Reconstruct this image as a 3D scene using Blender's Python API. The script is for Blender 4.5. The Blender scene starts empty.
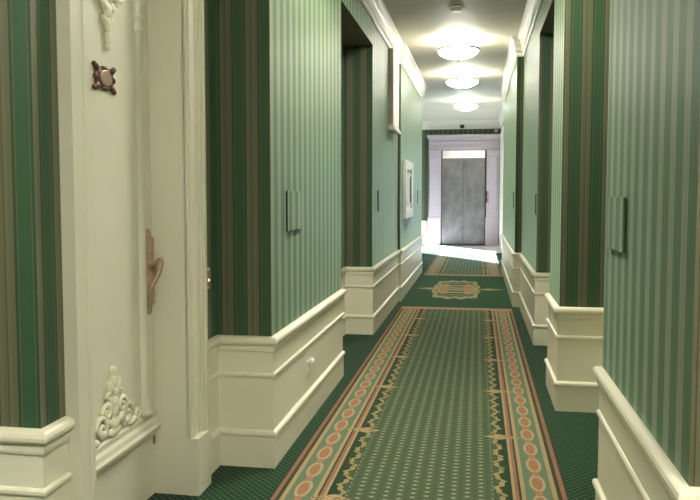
import bpy, bmesh, math, random
from mathutils import Vector, Matrix
random.seed(4)
PI = math.pi
C = bpy.context.scene.collection
sc = bpy.context.scene

# ------------------------------------------------------------------ node helpers
class V:
    """Wraps a node socket so that shader maths can be written as expressions."""
    def __init__(s, nt, sock): s.nt = nt; s.s = sock
    def _m(s, op, *o, clamp=False):
        n = s.nt.nodes.new('ShaderNodeMath'); n.operation = op; n.use_clamp = clamp
        for i, v in enumerate((s,) + o):
            if isinstance(v, V): s.nt.links.new(v.s, n.inputs[i])
            else: n.inputs[i].default_value = v
        return V(s.nt, n.outputs[0])
    def __add__(s, o): return s._m('ADD', o)
    def __radd__(s, o): return s._m('ADD', o)
    def __sub__(s, o): return s._m('SUBTRACT', o)
    def __rsub__(s, o): return s._m('MULTIPLY', -1.0) + o
    def __mul__(s, o): return s._m('MULTIPLY', o)
    def __rmul__(s, o): return s._m('MULTIPLY', o)
    def __truediv__(s, o): return s._m('DIVIDE', o)
    def abs(s): return s._m('ABSOLUTE')
    def fmod(s, p): return s - (s / p)._m('FLOOR') * p
    def pow(s, e): return s._m('POWER', e)
    def sin(s): return s._m('SINE')
    def cos(s): return s._m('COSINE')
    def sqrt(s): return s._m('SQRT')
    def lt(s, o): return s._m('LESS_THAN', o)
    def gt(s, o): return s._m('GREATER_THAN', o)
    def mn(s, o): return s._m('MINIMUM', o)
    def mx(s, o): return s._m('MAXIMUM', o)
    def atan2(s, o): return s._m('ARCTAN2', o)

def new_mat(name):
    m = bpy.data.materials.new(name); m.use_nodes = True
    nt = m.node_tree; b = nt.nodes['Principled BSDF']
    return m, nt, b

def mixc(nt, fac, a, b):
    n = nt.nodes.new('ShaderNodeMix'); n.data_type = 'RGBA'
    def put(i, v):
        if isinstance(v, V): nt.links.new(v.s, n.inputs[i])
        elif isinstance(v, bpy.types.NodeSocket): nt.links.new(v, n.inputs[i])
        else: n.inputs[i].default_value = v if not isinstance(v, tuple) else (*v[:3], 1)
    put(0, fac); put(6, a); put(7, b)
    return n.outputs[2]

def noise(nt, scale, detail=2.0, coord='Object', stretch=None):
    tc = nt.nodes.new('ShaderNodeTexCoord'); n = nt.nodes.new('ShaderNodeTexNoise')
    n.inputs['Scale'].default_value = scale; n.inputs['Detail'].default_value = detail
    src = tc.outputs[coord]
    if stretch:
        mp = nt.nodes.new('ShaderNodeMapping'); mp.inputs['Scale'].default_value = stretch
        nt.links.new(src, mp.inputs[0]); src = mp.outputs[0]
    nt.links.new(src, n.inputs['Vector'])
    return V(nt, n.outputs['Fac'])

def bump(nt, b, h, strength, dist=0.002):
    n = nt.nodes.new('ShaderNodeBump'); n.inputs['Strength'].default_value = strength
    n.inputs['Distance'].default_value = dist
    nt.links.new(h.s, n.inputs['Height']); nt.links.new(n.outputs[0], b.inputs['Normal'])

def paint(name, col, rough=.45, var=.05, sc_=6.0, metal=0.0, bmp=0.0, spec=.5):
    m, nt, b = new_mat(name)
    nz = noise(nt, sc_, 3)
    c0 = tuple(c * (1 - var) for c in col); c1 = tuple(min(1, c * (1 + var)) for c in col)
    nt.links.new(mixc(nt, nz, c0, c1), b.inputs['Base Color'])
    b.inputs['Roughness'].default_value = rough; b.inputs['Metallic'].default_value = metal
    b.inputs['Specular IOR Level'].default_value = spec
    if bmp: bump(nt, b, noise(nt, 120, 2), bmp)
    return m

def emit(name, col, strength):
    m, nt, b = new_mat(name)
    b.inputs['Base Color'].default_value = (*col, 1)
    b.inputs['Emission Color'].default_value = (*col, 1)
    b.inputs['Emission Strength'].default_value = strength
    return m

def ramp_const(nt, fac, stops):
    n = nt.nodes.new('ShaderNodeValToRGB'); r = n.color_ramp; r.interpolation = 'CONSTANT'
    while len(r.elements) > 1: r.elements.remove(r.elements[-1])
    r.elements[0].position = stops[0][0]; r.elements[0].color = (*stops[0][1], 1)
    for p, c in stops[1:]:
        e = r.elements.new(p); e.color = (*c, 1)
    nt.links.new(fac.s, n.inputs[0])
    return n.outputs[0]

# ------------------------------------------------------------------ materials
PER = 0.125                                                   # repeat of the wallpaper stripe
def wallpaper():
    m, nt, b = new_mat('striped_wallpaper')
    uv = nt.nodes.new('ShaderNodeUVMap'); sp = nt.nodes.new('ShaderNodeSeparateXYZ')
    nt.links.new(uv.outputs[0], sp.inputs[0])
    u = V(nt, sp.outputs[0])
    t = (u / PER)._m('FRACT')
    G = (.024, .086, .032); T = (.020, .090, .044); TA = (.145, .13, .075); TA2 = (.165, .155, .095)
    DK = (.022, .04, .016); DG = (.014, .055, .022); LN = (.12, .13, .07); RD = (.08, .055, .025)
    col = ramp_const(nt, t, [(0, TA2), (.10, TA), (.205, RD), (.235, TA2), (.33, TA), (.45, DK), (.49, DG), (.53, LN),
                             (.555, G), (.70, T), (.80, G), (.90, LN), (.925, DG), (.97, DK)])
    w = noise(nt, 1.0, 3, 'UV', (500, 60, 1)); big = noise(nt, 2.2, 3)
    col = mixc(nt, w * .55, col, (.085, .12, .065))
    nt.links.new(col, b.inputs['Base Color'])
    shw = t.lt(.45) * .22 + .19; nt.links.new(shw.s, b.inputs['Sheen Weight']); b.inputs['Sheen Roughness'].default_value = .35; b.inputs['Sheen Tint'].default_value = (.64, 1, .70, 1)
    # the pale stripes are a satin thread, the green ones flatter
    b.inputs['Specular IOR Level'].default_value = .35
    rg = .50 - t.lt(.45) * .06 + big * .06
    nt.links.new(rg.s, b.inputs['Roughness'])
    bump(nt, b, w, .25, .0006)
    return m
M = {}
M['wallpaper'] = wallpaper()
M['cream'] = paint('cream_painted_wood', (.82, .78, .61), .38, .03)
M['cream_door'] = paint('cream_lacquered_door', (.74, .71, .57), .42, .03)
M['white'] = paint('white_plaster_moulding', (.84, .82, .75), .45, .02)
M['ceiling'] = paint('ceiling_paint', (.66, .62, .51), .6, .03)
M['soffit'] = paint('niche_soffit_shade', (.2, .17, .12), .7, .1)  # dark colour stands for the shade under the niche headers
M['bronze'] = paint('aged_bronze', (.12, .05, .032), .42, .35, 60, .3)
M['copper'] = paint('worn_copper_plate', (.40, .29, .22), .45, .2, 40, .4)
M['pinkbrass'] = paint('rose_brass', (.46, .33, .23), .34, .3, 50, .5)
M['plastic'] = paint('white_plastic', (.82, .80, .74), .4, .02)
M['darkplastic'] = paint('dark_plastic', (.03, .03, .035), .4, .1)
M['greymetal'] = paint('grey_lamp_metal', (.12, .13, .11), .4, .1, 20, .4)
M['marble'] = paint('pale_marble', (.54, .47, .52), .35, .10, 5)
M['stone'] = paint('pale_stone_floor', (.76, .75, .74), .3, .06, 3)  # paleness also stands in for the bright light band before the lift
M['shadowgap'] = paint('gap_shade', (.05, .045, .045), .7, .1)
M['lamp'] = emit('opal_glass_lit', (1.0, .98, .88), 40.0)
M['lamp_bright'] = emit('opal_glass_bright', (1.0, .98, .88), 78.0)
M['led'] = emit('red_indicator', (1.0, .35, .25), 4.0)
M['winframe'] = paint('white_window_frame', (.85, .87, .9), .4, .02)

def steel():
    m, nt, b = new_mat('brushed_steel')
    n = noise(nt, 3.2, 5, 'Object', (1.6, 1, 1)); f = noise(nt, 1.0, 2, 'Object', (300, 300, 3))
    nt.links.new(mixc(nt, n, (.075, .072, .075), (.34, .325, .32)), b.inputs['Base Color'])
    b.inputs['Metallic'].default_value = .85
    rg = .26 + n * .22; nt.links.new(rg.s, b.inputs['Roughness'])
    bump(nt, b, f, .2, .0006)
    return m
M['steel'] = steel()

def glass():
    m, nt, b = new_mat('window_glass')
    nt.nodes.remove(b)
    tr = nt.nodes.new('ShaderNodeBsdfTransparent'); tr.inputs[0].default_value = (.95, .97, 1, 1)
    gl = nt.nodes.new('ShaderNodeBsdfGlossy'); gl.inputs['Roughness'].default_value = .02
    mx = nt.nodes.new('ShaderNodeMixShader'); mx.inputs[0].default_value = .05
    nt.links.new(tr.outputs[0], mx.inputs[1]); nt.links.new(gl.outputs[0], mx.inputs[2])
    nt.links.new(mx.outputs[0], nt.nodes['Material Output'].inputs[0])
    return m
M['glass'] = glass()

# carpets
DKG = (.013, .042, .018); FLD = (.060, .088, .046); PLN = (.022, .064, .029)
def carpet_base(name, coord='Object'):
    m, nt, b = new_mat(name)
    tc = nt.nodes.new('ShaderNodeTexCoord'); sp = nt.nodes.new('ShaderNodeSeparateXYZ')
    nt.links.new(tc.outputs[coord], sp.inputs[0])
    b.inputs['Roughness'].default_value = 1.0; b.inputs['Specular IOR Level'].default_value = .05
    b.inputs['Sheen Weight'].default_value = .08
    bump(nt, b, noise(nt, 260, 2, coord), .6, .003)
    return m, nt, b, V(nt, sp.outputs[0]), V(nt, sp.outputs[1])

def ell(u, v, a, b_): return ((u / a) * (u / a) + (v / b_) * (v / b_))

def floor_carpet():
    m, nt, b, x, y = carpet_base('dotted_green_carpet')
    p = .036
    row = (y / (p * .5))._m('FLOOR')
    xs = x + row.fmod(2.0) * (p * .5)
    d = ell(xs.fmod(p) - p / 2, y.fmod(p * .5) - p * .25, .0085, .0058)
    c = mixc(nt, d.lt(1.0), DKG, (.085, .155, .08))
    c = mixc(nt, noise(nt, 30, 3) * .5, c, (.006, .03, .018))
    nt.links.new(c, b.inputs['Base Color'])
    return m
M['floor_carpet'] = floor_carpet()

def runner_mat(name, half_len):
    m, nt, b, x, y = carpet_base(name)
    PK = (.31, .14, .095); BG = (.42, .30, .155); CR = (.42, .34, .20); OR = (.31, .13, .07)
    TL = (.135, .20, .125); DK = (.035, .05, .025)
    nz = noise(nt, 90, 2)
    d = .625 - x.abs()
    e = half_len - y.abs()
    col = ramp_const(nt, (d + (nz - .5) * .004) / .65,
        [(0, PK), (.020 / .65, DK), (.036 / .65, BG), (.056 / .65, TL), (.172 / .65, BG), (.188 / .65, DK),
         (.200 / .65, PK), (.214 / .65, BG), (.226 / .65, DKG), (.300 / .65, FLD)])
    # field: columns of pale dashes on green
    cx, cy = .058, .046
    colid = (x / cx)._m('FLOOR')
    ys = y + colid.fmod(2.0) * (cy * .5)
    u = x.fmod(cx) - cx / 2; v = ys.fmod(cy) - cy / 2
    dash = ell(u, v, .011, .0095).lt(1.0) * d.gt(.31)
    zig = ell(x.fmod(cx / 2) - cx / 4, ys.fmod(cy / 2) - cy / 4, .012, .0055).lt(1.0) * d.gt(.31)
    col = mixc(nt, zig, col, (.085, .125, .065))
    col = mixc(nt, dash, col, (.27, .285, .175))
    # leafy wavy inner edging
    wv = .278 + (y * (2 * PI / .16)).sin() * .014 + (y * (2 * PI / .055)).sin() * .006
    q = d - wv
    col = mixc(nt, q.gt(0.0) * d.lt(.302), col, FLD)
    leaf = q.abs().lt(.012) * nz.gt(.40)
    col = mixc(nt, leaf, col, (.36, .27, .12))
    # chain of ovals
    P = .232
    yy = y.fmod(P) - P / 2
    yh = (y + P / 2).fmod(P) - P / 2
    o = d - .114
    col = mixc(nt, ell(o, yy, .036, .100).lt(1.0), col, CR)
    col = mixc(nt, ell(o, yy, .023, .072).lt(1.0), col, mixc(nt, nz, OR, (.42, .2, .1)))
    col = mixc(nt, ell(o, yh, .017, .032).lt(1.0), col, (.42, .19, .10))
    # sprigs crossing the border
    S = .95
    ysp = (y + .19).fmod(S) - S / 2
    dia = ysp.abs() / .045 + (d - .262).abs() / .085
    tri = ysp.abs() / .018 + (d - .205).abs() / .075
    body = dia.lt(1.0)._m('MAXIMUM', tri.lt(1.0))
    sprig = body * (nz + ysp.abs() * 6.0).gt(.46)
    col = mixc(nt, body, col, (.10, .085, .04)); col = mixc(nt, sprig, col, (.44, .31, .16))
    # end border
    c2 = ramp_const(nt, e / .30, [(0, PK), (.05, DK), (.12, BG), (.32, (.40, .22, .14)), (.44, BG), (.6, FLD)])
    col = mixc(nt, e.lt(.18), col, c2)
    col = mixc(nt, noise(nt, 14, 3) * .22, col, (.06, .08, .04))
    nt.links.new(col, b.inputs['Base Color'])
    return m

def medallion_mat():
    m, nt, b, x, y = carpet_base('medallion_green_carpet')
    BG = (.40, .31, .16); OR = (.36, .19, .105)
    nz = noise(nt, 34, 2)
    X = (x + .045) / .31; Y = y / 1.0
    th = Y.atan2(X)
    R = (X.pow(4.0) + Y.pow(4.0)).pow(.25) + (th * 12.0).cos() * .05
    X = X.abs()
    col = mixc(nt, R.lt(1.0), PLN, BG)
    col = mixc(nt, R.lt(1.0) * nz.gt(.55), col, (.1, .13, .06))
    col = mixc(nt, R.lt(.80), col, (.10, .13, .055))
    fl = ell(X - .52, Y, .30, .52)
    col = mixc(nt, (fl + (nz - .5) * .9).lt(1.0), col, BG)
    col = mixc(nt, (fl + (nz - .5) * .7).lt(.62), col, OR)
    bars = X.lt(.34) * Y.abs().lt(.62)
    col = mixc(nt, bars, col, (.02, .075, .035))
    yb = Y.abs().fmod(.27)
    col = mixc(nt, bars * yb.gt(.05) * yb.lt(.17), col, BG)
    xa = x.abs()
    sp = (y.abs() / .10 + (xa - .40).abs() / .20).lt(1.0)
    col = mixc(nt, sp * R.gt(1.0) * nz.gt(.36), col, BG)
    col = mixc(nt, noise(nt, 16, 3) * .25, col, (.012, .06, .03))
    nt.links.new(col, b.inputs['Base Color'])
    return m

# ------------------------------------------------------------------ mesh helpers
def link(name, bm, mat, parent=None, smooth=False, recalc=True):
    if recalc: bmesh.ops.recalc_face_normals(bm, faces=bm.faces)
    if parent is not None: bmesh.ops.translate(bm, verts=bm.verts, vec=-ABS[parent])
    me = bpy.data.meshes.new(name); bm.to_mesh(me); bm.free()
    for mm in (mat if isinstance(mat, (list, tuple)) else [mat]): me.materials.append(mm)
    if smooth:
        for p in me.polygons: p.use_smooth = True
    o = bpy.data.objects.new(name, me); C.objects.link(o)
    ABS[o] = ABS[parent].copy() if parent is not None else Vector((0, 0, 0))
    if parent is not None: o.parent = parent
    return o
ABS = {}
def tag(o, label, cat, group=None):
    o['label'] = label; o['category'] = cat
    if group: o['group'] = group
    return o
def root(name, loc, label=None, cat=None, group=None):
    e = bpy.data.objects.new(name, None); e.empty_display_size = .1
    C.objects.link(e); e.location = loc; ABS[e] = Vector(loc)
    if label: tag(e, label, cat, group)
    return e
def struct(o): o['kind'] = 'structure'; return o

def box(bm, x0, x1, y0, y1, z0, z1, bev=0.0, mi=0):
    r = bmesh.ops.create_cube(bm, size=1.0)
    vs = r['verts']
    for v in vs:
        v.co = Vector(((x0 + x1) / 2 + v.co.x * (x1 - x0), (y0 + y1) / 2 + v.co.y * (y1 - y0), (z0 + z1) / 2 + v.co.z * (z1 - z0)))
    fs = list({f for v in vs for f in v.link_faces})
    for f in fs: f.material_index = mi
    if bev > 0:
        es = list({e for v in vs for e in v.link_edges})
        bmesh.ops.bevel(bm, geom=es, offset=bev, segments=2, affect='EDGES', profile=.5)
def mb(*boxes, bev=0.0):
    bm = bmesh.new()
    for b in boxes: box(bm, *b, bev=bev)
    return bm

def prism(bm, pts, z0, z1):
    a = [bm.verts.new((x, y, z0)) for x, y in pts]; b = [bm.verts.new((x, y, z1)) for x, y in pts]
    n = len(pts); fs = []
    fs.append(bm.faces.new(a[::-1])); fs.append(bm.faces.new(b))
    for i in range(n): fs.append(bm.faces.new((a[i], a[(i + 1) % n], b[(i + 1) % n], b[i])))
    return fs

def lathe(bm, prof, cx, cy, n=40, z0=0.0):
    rings = []
    for r, z in prof:
        if r < 1e-5: rings.append([bm.verts.new((cx, cy, z0 + z))])
        else: rings.append([bm.verts.new((cx + r * math.cos(2 * PI * k / n), cy + r * math.sin(2 * PI * k / n), z0 + z)) for k in range(n)])
    for A, B in zip(rings, rings[1:]):
        for k in range(n):
            a0, a1 = A[k % len(A)], A[(k + 1) % len(A)]; b0, b1 = B[k % len(B)], B[(k + 1) % len(B)]
            if len(A) == 1 and len(B) == 1: continue
            if len(A) == 1: bm.faces.new((a0, b1, b0))
            elif len(B) == 1: bm.faces.new((a0, a1, b0))
            else: bm.faces.new((a0, a1, b1, b0))

def tube(bm, pts, radii, n=8, cap=True):
    pts = [Vector(p) for p in pts]
    if not isinstance(radii, (list, tuple)): radii = [radii] * len(pts)
    rings = []; prev = None
    for i, p in enumerate(pts):
        t = (pts[min(i + 1, len(pts) - 1)] - pts[max(i - 1, 0)]).normalized()
        if prev is None:
            a = Vector((0, 0, 1)) if abs(t.z) < .9 else Vector((1, 0, 0))
            u = t.cross(a).normalized()
        else:
            u = (prev - t * prev.dot(t)).normalized()
        prev = u; w = t.cross(u)
        rings.append([bm.verts.new(p + (u * math.cos(2 * PI * k / n) + w * math.sin(2 * PI * k / n)) * radii[i]) for k in range(n)])
    for A, B in zip(rings, rings[1:]):
        for k in range(n): bm.faces.new((A[k], A[(k + 1) % n], B[(k + 1) % n], B[k]))
    if cap: bm.faces.new(rings[0][::-1]); bm.faces.new(rings[-1])

def blob(bm, c, s, rx=0.0):
    r = bmesh.ops.create_icosphere(bm, subdivisions=2, radius=1.0)
    mat = Matrix.Translation(c) @ Matrix.Rotation(rx, 4, 'X') @ Matrix.Diagonal((*s, 1))
    bmesh.ops.transform(bm, matrix=mat, verts=r['verts'])

def sweep(bm, path, prof, side):
    """Runs a moulding profile (distance out of the wall, height) along a wall path with mitred corners."""
    n = len(path); P = [Vector(p) for p in path]; rows = []
    for i in range(n):
        d0 = (P[i] - P[i - 1]).normalized() if i > 0 else None
        d1 = (P[i + 1] - P[i]).normalized() if i < n - 1 else None
        nr = lambda d: Vector((d.y, -d.x)) * side
        if d0 is None: mv = nr(d1)
        elif d1 is None: mv = nr(d0)
        else:
            a, b = nr(d0), nr(d1); mv = (a + b) / (1 + a.dot(b))
        rows.append([bm.verts.new((P[i].x + mv.x * o, P[i].y + mv.y * o, z)) for o, z in prof])
    m = len(prof)
    for A, B in zip(rows, rows[1:]):
        for k in range(m):
            bm.faces.new((A[k], A[(k + 1) % m], B[(k + 1) % m], B[k]))
    bm.faces.new(rows[0][::-1]); bm.faces.new(rows[-1])

def uv_stripes(o, shift=0.0):
    """Gives every upright face a strip coordinate in metres (along x on faces across the corridor, along y on the others)."""
    me = o.data; uv = me.uv_layers.new(name='UVMap'); off = ABS[o]
    for p in me.polygons:
        n = p.normal
        for li in p.loop_indices:
            v = me.vertices[me.loops[li].vertex_index].co + off
            if abs(n.x) > abs(n.y): uv.data[li].uv = (v.y + shift, v.z)
            else: uv.data[li].uv = (v.x + (.101 if v.y < 2.5 else .072) if v.x < -.3 else v.x + .033, v.z)

# ------------------------------------------------------------------ the shell
CEIL = 3.10; LOB = 3.22; HEAD = 2.66
LX, L2X, L3X, RECX = -.955, -.962, -.930, -1.225
RX, R2X, R3X, R4X, RRX = .485, .488, .500, .425, .78
YE = 19.70; WX = .56; LLX = -1.52
DY0, DY1 = 2.20, 3.02                                         # door opening
left_path = [(-3.2, 1.93), (RECX, 1.93), (RECX, DY0), (-1.434, DY0), (-1.434, DY1), (RECX, DY1), (RECX, 3.40), (LX, 3.40), (LX, 5.24),
             (RECX, 5.24), (RECX, 6.87), (L2X, 6.87), (L2X, 9.12), (L3X, 9.12), (L3X, 12.62), (LLX, 12.62), (LLX, YE)]
bm = bmesh.new()
prism(bm, left_path + [(-1.95, YE), (-1.95, 3.6), (-3.2, 3.6)], 0, LOB + .1)
prism(bm, [(-1.60, DY0), (RECX, DY0), (RECX, DY1), (-1.60, DY1)], 2.42, HEAD)
prism(bm, [(-1.60, 1.93), (LX, 1.93), (LX, 3.40), (-1.60, 3.40)], HEAD, CEIL + .1)
prism(bm, [(-1.60, 5.24), (LX, 5.24), (LX, 6.87), (-1.60, 6.87)], HEAD, CEIL + .1)
def wall_obj(name, bm):
    bmesh.ops.recalc_face_normals(bm, faces=bm.faces)
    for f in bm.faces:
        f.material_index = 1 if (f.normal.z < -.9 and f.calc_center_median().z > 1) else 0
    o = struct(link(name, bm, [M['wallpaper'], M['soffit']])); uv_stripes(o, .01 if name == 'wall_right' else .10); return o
wall_left = wall_obj('wall_left', bm)

WY0, WY1, WZ0, WZ1 = 14.03, 17.2, .12, 2.42
right_path = [(2.6, 1.79), (RX, 1.79), (RX, 3.01), (RRX, 3.01), (RRX, 4.61), (R2X, 4.61), (R2X, 5.235), (RRX, 5.235), (RRX, 6.62),
              (R3X, 6.62), (R3X, 8.87), (R4X, 8.87), (R4X, 13.15), (WX, 13.15), (WX, 14.03)]
bm = bmesh.new()
prism(bm, right_path + [(.72, WY0), (.72, 9.4), (1.05, 9.3), (1.05, 3.6), (2.6, 3.6)], 0, LOB + .1)
prism(bm, [(1.0, 3.01), (RX, 3.01), (RX, 4.61), (1.0, 4.61)], HEAD, CEIL + .1)
prism(bm, [(1.0, 5.235), (R3X, 5.235), (R3X, 6.62), (1.0, 6.62)], HEAD, CEIL + .1)
prism(bm, [(WX, WY0), (WX, WY1), (WX + .16, WY1), (WX + .16, WY0)], 0, WZ0)
prism(bm, [(WX, WY0), (WX, WY1), (WX + .16, WY1), (WX + .16, WY0)], WZ1, LOB + .1)
prism(bm, [(WX, WY1), (WX, YE), (WX + .16, YE), (WX + .16, WY1)], 0, LOB + .1)
wall_right = wall_obj('wall_right', bm)

bm = bmesh.new(); prism(bm, [(-1.95, YE), (.9, YE), (.9, YE + .2), (-1.95, YE + .2)], 0, LOB + .1)
wall_end = wall_obj('wall_end', bm)
bm = bmesh.new(); prism(bm, [(-3.3, -3.0), (2.7, -3.0), (2.7, -3.2), (-3.3, -3.2)], 0, LOB + .1)
prism(bm, [(-3.3, -3.0), (-3.2, -3.0), (-3.2, 3.6), (-3.3, 3.6)], 0, LOB + .1)
prism(bm, [(2.6, -3.0), (2.7, -3.0), (2.7, 3.6), (2.6, 3.6)], 0, LOB + .1)
wall_back = wall_obj('wall_back', bm)

struct(link('ceiling', mb((-3.3, 2.7, -3.2, 3.65, CEIL, CEIL + .25), (-1.95, .80, 3.65, 13.15, CEIL, CEIL + .25), (.80, 1.10, 3.65, 9.4, CEIL, CEIL + .25)), M['ceiling']))
struct(link('ceiling_lobby', mb((-1.95, .9, 13.15, YE + .2, LOB, LOB + .13)), M['ceiling']))
struct(link('floor', mb((-3.3, 2.7, -3.2, 17.15, -.2, 0)), M['floor_carpet']))
struct(link('floor_lobby', mb((-1.95, .9, 17.15, YE + .2, -.2, .001)), M['stone']))

# wainscot with its rails
WAINS = [(-.02, 0), (.018, 0), (.018, .148), (.024, .152), (.032, .160), (.032, .170), (.026, .178), (.016, .181), (.010, .184), (.010, .434),
         (.017, .437), (.022, .444), (.022, .453), (.016, .459), (.010, .461), (.010, .556), (.018, .560), (.022, .570), (.022, .583), (.017, .588),
         (.022, .590), (.033, .594), (.040, .603), (.041, .613), (.036, .623), (.026, .629), (.012, .632), (-.02, .634)]
WAINS = [(o * .8 if o > 0 else o, z) for o, z in WAINS]
bm = bmesh.new()
sweep(bm, [(-3.2, 1.93), (RECX, 1.93), (RECX, 2.056)], WAINS, 1)
sweep(bm, [(RECX, 3.166)] + left_path[6:] + [(-1.30, YE)], WAINS, 1)
struct(link('baseboard_left', bm, M['cream']))
bm = bmesh.new()
sweep(bm, right_path + [], WAINS, -1)
sweep(bm, [(WX, 19.51), (WX, YE), (.54, YE)], WAINS, -1)
struct(link('baseboard_right', bm, M['cream']))

# cornices
def corn(top):
    return [(-.02, top - .225), (.010, top - .225), (.014, top - .205), (.010, top - .198), (.012, top - .175), (.026, top - .165), (.030, top - .150),
            (.024, top - .142), (.028, top - .115), (.040, top - .095), (.044, top - .085), (.040, top - .078), (.046, top - .055), (.062, top - .038),
            (.070, top - .034), (.074, top - .022), (.066, top - .018), (.072, top + .001), (-.02, top + .001)]
bm = bmesh.new(); sweep(bm, [(LX, 1.93), (LX, 6.87), (L2X, 6.88), (L2X, 9.12), (L3X, 9.12), (L3X, 12.62), (LLX, 12.62)], corn(CEIL), 1)
struct(link('trim_1', bm, M['white']))
bm = bmesh.new(); sweep(bm, [(RX, 1.79), (RX, 5.2), (R3X, 5.25), (R3X, 8.87), (R4X, 8.87), (R4X, 13.15)], corn(CEIL), -1)
struct(link('trim_2', bm, M['white']))
bm = bmesh.new(); sweep(bm, [(LLX, 13.16), (LLX, YE), (WX, YE), (WX, 13.16)], corn(LOB), 1)
struct(link('trim_3', bm, M['white']))

# window at the lift landing
win = struct(root('window_1', (WX + .08, (WY0 + WY1) / 2, WZ0)))
bm = bmesh.new()
fx0, fx1 = WX + .05, WX + .11
for y0, y1 in ((WY0, WY0 + .06), (WY1 - .06, WY1), (15.05, 15.11), (16.10, 16.16)): box(bm, fx0, fx1, y0, y1, WZ0, WZ1)
box(bm, fx0, fx1, WY0 + .06, WY1 - .06, WZ0, WZ0 + .06); box(bm, fx0, fx1, WY0 + .06, WY1 - .06, WZ1 - .06, WZ1)
struct(link('window_frame', bm, M['winframe'], win))
struct(link('window_pane', mb((WX + .078, WX + .082, WY0 + .05, WY1 - .05, WZ0 + .05, WZ1 - .05)), M['glass'], win))
struct(link('window_sill', mb((WX - .03, WX + .16, WY0, WY1, WZ0 - .001, WZ0 + .02)), M['winframe'], win))

struct(link('added_white_panel', mb((WX - .022, WX, 17.28, 17.42, 0, 2.86), (WX - .022, WX, 19.36, 19.5, 0, 2.86), (WX - .022, WX, 17.42, 19.36, 2.72, 2.86), (WX - .012, WX, 17.42, 19.36, 0, 2.72), bev=.004), M['white']))  # added white panel and casing, standing in for a strip of daylight

# ------------------------------------------------------------------ the room door on the left
DX = -1.374
door = struct(root('door_1', (DX, (DY0 + DY1) / 2, 0)))
leaf = struct(link('door_leaf', mb((DX - .045, DX, DY0 + .03, DY1 - .012, .006, 2.40)), M['cream_door'], door))
# casing: lining of the reveal and the moulded architrave
bm = bmesh.new()
CX0 = RECX
for s, y in ((-1, DY0), (1, DY1)):
    def cb(a, b, x0, x1, z0=0, z1=2.42):
        ya, yb = sorted((y + s * a, y + s * b)); box(bm, x0, x1, ya, yb, z0, z1)
    box(bm, DX - .058, RECX + .004, *sorted((y, y - s * .004)), 0, 2.42)
    cb(-.004, .014, CX0, CX0 + .016); cb(.014, .030, CX0, CX0 + .024); cb(.030, .085, CX0, CX0 + .018)
    cb(.085, .100, CX0, CX0 + .026); cb(.100, .118, CX0, CX0 + .034); cb(.118, .140, CX0, CX0 + .044)
    cb(-.006, .146, CX0, CX0 + .050, 0, .25)
    cb(.140, .152, CX0, CX0 + .036, 1.97); cb(.152, .165, CX0, CX0 + .025, 2.06)
box(bm, CX0, CX0 + .024, DY0 - .165, DY1 + .165, 2.42, 2.50); box(bm, CX0, CX0 + .044, DY0 - .165, DY1 + .165, 2.50, 2.56)
box(bm, DX - .058, RECX + .004, DY0, DY1, 2.415, 2.42)
struct(link('door_casing', bm, M['cream_door'], door))
# lower ledge moulding of the leaf
bm = bmesh.new()
pr = [(0, .262), (.010, .268), (.014, .282), (.030, .296), (.034, .312), (.026, .322), (.022, .340), (.012, .352), (.012, .372), (.005, .378), (0, .378)]
a = [bm.verts.new((DX + o, DY0 + .04, z)) for o, z in pr]; b2 = [bm.verts.new((DX + o, DY1 - .016, z)) for o, z in pr]
for k in range(len(pr)): bm.faces.new((a[k], a[(k + 1) % len(pr)], b2[(k + 1) % len(pr)], b2[k]))
bm.faces.new(a[::-1]); bm.faces.new(b2)
link('ledge_moulding', bm, M['cream_door'], leaf)
# slender colonnettes with base and capital, joined by an arch
for yc in (2.91, 2.305):
    bm = bmesh.new()
    lathe(bm, [(.0, 0), (.040, 0), (.040, .02), (.030, .03), (.036, .045), (.026, .06), (.024, .08), (.023, 1.58), (.030, 1.585), (.030, 1.60), (.024, 1.61),
               (.024, 1.63), (.034, 1.64), (.034, 1.655), (.028, 1.665), (.046, 1.72), (.046, 1.735), (.0, 1.735)], DX - .004, yc, 24, .375)
    link('colonnette', bm, M['cream_door'], leaf, True)
bm = bmesh.new()
yc = 2.6075
for rr, tt in ((.30, .020), (.265, .011)):
    tube(bm, [(DX + .006, yc + rr * math.cos(PI * k / 20), 2.105 + .62 * rr * math.sin(PI * k / 20)) for k in range(21)], tt, 8)
link('arch_moulding', bm, M['cream_door'], leaf, True)

def scroll(bm, c, s, turn, size, th, up=1):
    pts = []; rad = []
    for k in range(26):
        t = k / 25; a = turn * t * 2 * PI; r = size * (1 - .82 * t)
        pts.append((DX + .010 + .006 * t, c[0] + s * (r * math.cos(a) - size), c[1] + up * r * math.sin(a))); rad.append(th * (1 - .45 * t))
    tube(bm, pts, rad, 7)
def leafy(bm, y, z, ly, lz, ang): blob(bm, (DX + .010, y, z), (.014, ly, lz), ang)
# hanging ornament under the arch
bm = bmesh.new(); yc = 2.640
for k, (z, w, h) in enumerate(((2.16, .05, .05), (2.10, .04, .04), (2.045, .034, .035), (1.985, .028, .034), (1.93, .02, .034), (1.885, .014, .03), (1.85, .010, .016))):
    leafy(bm, yc, z, w, h, 0)
    if k < 5:
        leafy(bm, yc - w * 1.0, z + .012, w * .55, h * .8, .7); leafy(bm, yc + w * 1.0, z + .012, w * .55, h * .8, -.7)
for s in (-1, 1):
    scroll(bm, (yc + s * .13, 2.085), s, 1.3, .06, .013, -1); scroll(bm, (yc + s * .075, 2.01), s, 1.2, .034, .010, 1)
    scroll(bm, (yc + s * .22, 2.12), s, 1.2, .05, .012, 1)
link('carved_pendant', bm, M['cream'], leaf, True)
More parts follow.
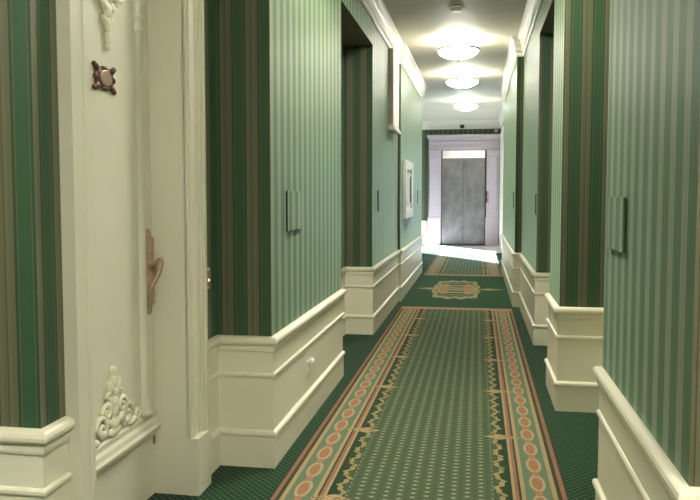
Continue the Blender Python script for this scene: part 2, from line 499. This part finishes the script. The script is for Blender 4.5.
# rising ornament on the ledge
bm = bmesh.new(); yc = 2.632
for z, w, h in ((.63, .011, .022), (.59, .017, .030), (.55, .021, .024), (.515, .028, .028), (.475, .030, .030), (.43, .036, .034), (.40, .05, .022)):
    leafy(bm, yc, z, w, h, 0)
for s in (-1, 1):
    scroll(bm, (yc + s * .15, .435), s, 1.4, .048, .012, 1); scroll(bm, (yc + s * .095, .485), s, 1.3, .034, .011, 1)
    scroll(bm, (yc + s * .06, .535), s, 1.2, .022, .009, 1); scroll(bm, (yc + s * .215, .405), s, 1.1, .028, .010, 1)
    for y, z, a in ((.05, .445, .8), (.10, .415, 1.1), (.035, .5, .6), (.15, .395, 1.3), (.028, .57, .5)): leafy(bm, yc + s * y, z, .016, .034, -s * a)
link('carved_spray', bm, M['cream'], leaf, True)
# bronze number plate
bm = bmesh.new(); yc, zc = 2.617, 1.731
box(bm, DX, DX + .008, yc - .070, yc + .070, zc - .040, zc + .040, .006)
for sy in (-1, 1):
    for sz in (-1, 1):
        blob(bm, (DX + .006, yc + sy * .074, zc + sz * .042), (.008, .014, .011)); blob(bm, (DX + .007, yc + sy * .060, zc + sz * .034), (.009, .020, .013), sy * sz * .5)
    blob(bm, (DX + .006, yc + sy * .070, zc), (.008, .010, .012)); blob(bm, (DX + .006, yc, zc + sy * .037), (.008, .026, .009))
plate = link('number_plate', bm, M['bronze'], door, True)
bm = bmesh.new(); lathe(bm, [(0, .012), (.030, .012), (.034, .010), (.034, 0), (0, 0)], 0, 0, 28)
bmesh.ops.transform(bm, matrix=Matrix.Translation((DX + .004, yc, zc)) @ Matrix.Rotation(PI / 2, 4, 'Y') @ Matrix.Diagonal((.88, 1.3, 1, 1)), verts=bm.verts)
pl = link('plate_disc', bm, M['copper'], plate); pl['label'] = 'oval copper disc'
# lever handle on its long plate
yh = 2.968
bm = bmesh.new()
box(bm, DX, DX + .016, yh - .036, yh + .036, .835, 1.12, .004)
for z, w in ((1.125, .019), (1.142, .011), (.83, .019), (.812, .012), (.975, .028), (1.06, .027), (.89, .027)): blob(bm, (DX + .004, yh, z), (.012, w * 1.45, .018))
hp = link('handle_plate', bm, M['pinkbrass'], door, True)
bm = bmesh.new()
tube(bm, [(DX, yh, 1.012), (DX + .02, yh, 1.012), (DX + .024, yh, 1.012), (DX + .05, yh, 1.012)], [.026, .024, .012, .012], 12)
tube(bm, [(DX + .048, yh + .006, 1.026), (DX + .056, yh, 1.018), (DX + .062, yh - .014, 1.0), (DX + .062, yh - .03, .972), (DX + .052, yh - .045, .945),
          (DX + .040, yh - .055, .912), (DX + .032, yh - .058, .885), (DX + .036, yh - .062, .868)], [.013, .016, .013, .010, .009, .008, .006, .005], 10)
link('lever', bm, M['pinkbrass'], hp, True)
bm = bmesh.new(); blob(bm, (DX + .010, yh, .925), (.004, .007, .012)); link('keyhole', bm, M['darkplastic'], hp, True)
link('hinge', mb((DX, DX + .006, DY1 - .03, DY1 - .012, .225, .262), bev=.002), M['copper'], door)

# card reader beside the door
rd = root('card_reader', (RECX, 3.235, .87), 'small copper faced card reader with red light beside the white door', 'card reader')
link('reader_body', mb((RECX, RECX + .018, 3.195, 3.27, .872, .968), bev=.005), M['plastic'], rd)
link('reader_face', mb((RECX + .018, RECX + .023, 3.203, 3.262, .882, .958), bev=.002), M['pinkbrass'], rd)
bm = bmesh.new(); blob(bm, (RECX + .023, 3.235, .914), (.004, .006, .006)); l = link('indicator', bm, M['led'], rd, True); l['label'] = 'glowing red light'

# ------------------------------------------------------------------ wallpapered cover panels
def cover(x, s, y0, y1, z0, z1, label):
    bm = bmesh.new(); xa, xb = sorted((x, x + s * .010)); box(bm, xa, xb, y0, y1, z0, z1, .004)
    o = link('wall_panel', bm, M['wallpaper']); uv_stripes(o, .01 if x > 0 else .10)
    o2 = o.data
    loc = Vector(((xa + xb) / 2, (y0 + y1) / 2, z0))
    for v in o2.vertices: v.co -= loc
    o.location = loc
    tag(o, label, 'wall panel', 'wallpapered cover panels')
cover(LX, 1, 3.68, 3.97, 1.115, 1.322, 'striped wallpapered panel on the wall just past the white door')
cover(RX, -1, 2.60, 2.90, 1.105, 1.293, 'largest wallpapered panel, on the near right wall above curved rail end')
cover(L2X, 1, 7.25, 7.55, 1.14, 1.345, 'small green panel on the wall below the tall cream framed box')
cover(L3X, 1, 11.70, 11.98, 1.18, 1.375, 'tiny green panel between white cabinet and the lift lobby')
cover(R3X, -1, 6.72, 6.98, 1.13, 1.31, 'narrow green panel by the second right recess')
cover(R4X, -1, 9.25, 9.6, 1.15, 1.335, 'tiny green panel on the furthest right wall stretch')

# wall socket with plug in the wainscot
sk = root('wall_socket', (LX + .008, 4.14, .28), 'small white wall socket with plug in the cream wainscot panel', 'socket')
link('socket_plate', mb((LX + .008, LX + .017, 4.105, 4.175, .285, .355), bev=.003), M['plastic'], sk)
bm = bmesh.new(); blob(bm, (LX + .028, 4.14, .352), (.018, .022, .022)); box(bm, LX + .015, LX + .034, 4.125, 4.155, .30, .345, .004)
link('plug', bm, M['plastic'], sk)

# cream framed box under the cornice
fb = root('wall_box', (L2X, 8.38, 2.0), 'tall cream framed box high on left wall under the cornice', 'wall box')
link('box_body', mb((L2X, L2X + .045, 8.12, 8.66, 2.06, 2.872)), paint('tan_side_board', (.55, .48, .33), .5, .06), fb)
bm = mb((L2X + .045, L2X + .056, 8.11, 8.19, 2.05, 2.872), (L2X + .045, L2X + .056, 8.59, 8.67, 2.05, 2.872), (L2X + .045, L2X + .056, 8.19, 8.59, 2.05, 2.13), bev=.003)
link('box_frame', bm, M['white'], fb)
link('box_panel', mb((L2X + .045, L2X + .048, 8.19, 8.59, 2.13, 2.872)), M['white'], fb)
link('bottom_moulding', mb((L2X, L2X + .062, 8.10, 8.68, 2.03, 2.06), (L2X, L2X + .078, 8.08, 8.69, 2.0, 2.03), bev=.004), M['white'], fb)

# white cabinet on the far left wall
cb_ = root('wall_cabinet', (L3X, 9.94, 1.0), 'white framed shallow cabinet on left wall near the lift', 'cabinet')
y0, y1, z0, z1 = 9.42, 10.46, 1.0, 1.742
link('cabinet_frame', mb((L3X, L3X + .042, y0, y0 + .16, z0, z1), (L3X, L3X + .042, y1 - .16, y1, z0, z1), (L3X, L3X + .042, y0 + .16, y1 - .16, z0, z0 + .12),
                         (L3X, L3X + .042, y0 + .16, y1 - .16, z1 - .12, z1), bev=.006), M['white'], cb_)
cd = link('cabinet_door', mb((L3X, L3X + .02, y0 + .16, y1 - .16, z0 + .12, z1 - .12), bev=.003), M['white'], cb_)
link('handle', mb((L3X + .02, L3X + .036, y1 - .27, y1 - .22, 1.2, 1.55), bev=.004), M['greymetal'], cd)

# ------------------------------------------------------------------ lift
EL = root('elevator', (-.38, YE, 0), 'steel double door elevator in a pale stone surround at corridor end', 'elevator')
yf = YE - .003
x0, x1, ox0, ox1 = -1.287, .530, -.949, .192
bm = bmesh.new()
for a, b in ((x0, ox0), (ox1, x1)):
    box(bm, a + .02, b, yf - .10, yf, .72, 2.42, .004)
    box(bm, a + .02, b, yf - .145, yf, 2.34, 2.46, .006); box(bm, a + .01, b, yf - .155, yf, 2.41, 2.44, .004)
    # raised fillets framing the recessed panel of each pilaster
    for c, d in ((a + .05, a + .075), (b - .075, b - .05)): box(bm, c, d, yf - .13, yf - .10, .80, 2.27, .003)
    for z in (.80, 2.245): box(bm, a + .075, b - .075, yf - .13, yf - .10, z, z + .025, .003)
box(bm, x0 + .02, x1 - .0, yf - .10, yf, 2.46, 2.74, .004)
box(bm, x0 + .01, x1, yf - .135, yf, 2.52, 2.545, .003); box(bm, x0 + .01, x1, yf - .135, yf, 2.64, 2.67, .003)
box(bm, x0 - .01, x1 + .01, yf - .14, yf, 2.74, 2.79, .006); box(bm, x0 - .03, x1 + .02, yf - .20, yf, 2.79, 2.845, .008)
sur = link('surround', bm, M['marble'], EL)
for a, b in ((x0, ox0), (ox1, x1)):
    bm = mb((a - .0, b, yf - .13, yf, 0.001, .66), (a, b, yf - .14, yf, .66, .72), bev=.005)
    link('plinth', bm, M['marble'], sur)
link('recess_shade', mb((ox0, ox1, yf - .012, yf - .002, .02, 2.52)), M['shadowgap'], EL)  # dark sheet painted as the shadow around the lift doors
link('transom', mb((ox0 + .03, ox1 - .02, yf - .07, yf - .012, 2.25, 2.45), bev=.012), paint('polished_steel', (.72, .70, .66), .28, .08, 9, .8), EL)
mid = (ox0 + ox1) / 2
link('door_panel', mb((ox0 + .02, mid - .004, yf - .045, yf - .012, .03, 2.24), bev=.003), M['steel'], EL)
link('door_panel', mb((mid + .004, ox1 - .02, yf - .045, yf - .012, .03, 2.24), bev=.003), M['steel'], EL)
link('threshold', mb((ox0, ox1, yf - .16, yf - .012, .0015, .022)), M['darkplastic'], EL)
cp = link('call_panel', mb((ox1 + .012, ox1 + .085, yf - .118, yf - .10, 1.10, 1.40), bev=.004), M['darkplastic'], EL)
bm = bmesh.new(); blob(bm, (ox1 + .048, yf - .12, 1.27), (.022, .006, .05)); bl = link('call_button', bm, paint('red_button', (.5, .05, .08), .4), cp, True); bl['label'] = 'red lit button'

# ------------------------------------------------------------------ ceiling fittings
def make_lamp(x, y, z, label):
    r = root('ceiling_light', (x, y, z), label, 'ceiling light', 'opal bowl ceiling lights')
    bm = bmesh.new(); lathe(bm, [(0, 0), (.095, 0), (.095, -.012), (.07, -.024), (.03, -.03), (0, -.03)], x, y, 32, z)
    link('canopy', bm, M['greymetal'], r, True)
    bm = bmesh.new(); tube(bm, [(x, y, z - .02), (x, y, z - .225)], .008, 10); link('stem', bm, M['greymetal'], r)
    bm = bmesh.new(); prof = []
    for k in range(11):
        a = k / 10 * PI / 2; prof.append((.235 * math.cos(a) if k < 10 else 0.0, -.115 - .10 * math.sin(a)))
    lathe(bm, prof, x, y, 40, z); link('bowl', bm, M['lamp'], r, True)
    bm = bmesh.new(); lathe(bm, [(.232, -.125), (.248, -.122), (.252, -.112), (.246, -.104), (.234, -.104), (.232, -.125)], x, y, 40, z); link('rim', bm, M['greymetal'], r, True)
    bm = bmesh.new(); blob(bm, (x, y, z - .228), (.016, .016, .018)); link('finial', bm, M['greymetal'], r, True)
    return r
lamp0 = make_lamp(-.245, 8.95, CEIL, 'nearest of the three glowing bowl lights, largest in view')
def dup(r, loc, label, bright=False):
    c = r.copy(); C.objects.link(c); c.location = loc; c['label'] = label
    for ch in list(r.children):
        d = ch.copy(); C.objects.link(d); d.parent = c
        if bright and d.name.startswith('bowl'):                # unseen near-end lamps, set brighter to lift the light there
            d.data = d.data.copy(); d.data.materials[0] = M['lamp_bright']
    return c
for loc, lb in (((-.25, 11.35, CEIL), 'second glowing bowl light along the ceiling, between two others'),
                ((-.26, 15.5, LOB), 'furthest glowing bowl light, in front of the lift'),
                ((-.24, 4.3, CEIL), 'glowing bowl light over the corridor before the smoke detector'),
                ((.8, .35, CEIL), 'glowing bowl light close to the right corner of the entrance area'),
                ((-2.2, -.5, CEIL), 'glowing bowl light over the left of the entrance area'),
                ((1.2, -1.2, CEIL), 'glowing bowl light over the right of the entrance area')):
    dup(lamp0, loc, lb, loc[1] < 5)

sd = root('smoke_detector', (-.226, 7.42, CEIL), 'round white smoke detector on ceiling before the first lamp', 'smoke detector')
bm = bmesh.new(); lathe(bm, [(0, 0), (.075, 0), (.075, -.012), (.066, -.016), (0, -.016)], -.226, 7.42, 32, CEIL); link('mounting_base', bm, M['plastic'], sd)
bm = bmesh.new(); lathe(bm, [(0, -.016), (.058, -.016), (.055, -.026), (.04, -.034), (0, -.036)], -.226, 7.42, 32, CEIL); link('sensor_dome', bm, M['plastic'], sd, True)

cam_ = root('security_camera', (-.42, YE - .075, LOB - .14), 'small dark dome camera on the cornice above the lift', 'security camera')
bm = bmesh.new(); blob(bm, (-.42, YE - .085, LOB - .17), (.06, .05, .05)); link('dome', bm, M['darkplastic'], cam_, True)
bm = mb((-.475, -.365, YE - .09, YE - .02, LOB - .15, LOB - .12), bev=.004); link('bracket', bm, M['darkplastic'], cam_)
ds = tag(link('motion_sensor', mb((.40, .48, YE - .05, YE, 2.89, 2.98), bev=.01), M['plastic']), 'small white motion sensor at right above the lift surround', 'sensor')

# ------------------------------------------------------------------ carpets laid over the floor
def carpet(name, y0, y1, mat, label, x=-.235, w=1.25):
    bm = mb((-w / 2, w / 2, -(y1 - y0) / 2, (y1 - y0) / 2, 0, .006), bev=.002)
    o = link(name, bm, mat); o.location = (x, (y0 + y1) / 2, 0)
    tag(o, label, 'carpet')
carpet('carpet_runner', -1.2, 8.68, runner_mat('runner_carpet_long', 4.94), 'long green carpet runner with orange oval chain borders, nearest')
carpet('medallion_carpet', 8.685, 12.10, medallion_mat(), 'plain green carpet with a beige and orange medallion between two runners')
carpet('carpet_runner', 12.105, 17.1, runner_mat('runner_carpet_short', 2.4975), 'short far carpet runner in the light before the lift')

# ------------------------------------------------------------------ light
w = bpy.data.worlds.new('sky'); sc.world = w; w.use_nodes = True
bg = w.node_tree.nodes['Background']; bg.inputs[0].default_value = (.50, .70, 1.0, 1); bg.inputs[1].default_value = 2.0
sun = bpy.data.lights.new('sun', 'SUN'); sun.energy = 55; sun.angle = .012; sun.color = (.86, .93, 1.0)
so = bpy.data.objects.new('sun', sun); C.objects.link(so)
elv = math.radians(34); dirn = Vector((-.569 * math.cos(elv), .823 * math.cos(elv), -math.sin(elv)))
so.rotation_euler = dirn.to_track_quat('-Z', 'Y').to_euler(); so.location = (4, 8, 6)

# ------------------------------------------------------------------ camera
F = 750.0; H = 1.3
cam = bpy.data.cameras.new('camera'); co = bpy.data.objects.new('camera', cam); C.objects.link(co)
cam.sensor_width = 36; cam.lens = 36 * F / 700; cam.shift_y = -8.0 / 700
yaw, pitch = math.radians(9.66656), math.radians(3.58585)
co.location = (0, 0, H); co.rotation_euler = (PI / 2 - pitch, 0, yaw)
cam.clip_start = .05
sc.camera = co
sc.view_settings.view_transform = 'Standard'; sc.view_settings.look = 'None'; sc.view_settings.gamma = 1; sc.view_settings.use_curve_mapping = False
sc.view_settings.exposure = 0.45
sc.cycles.max_bounces = 12; sc.cycles.diffuse_bounces = 6
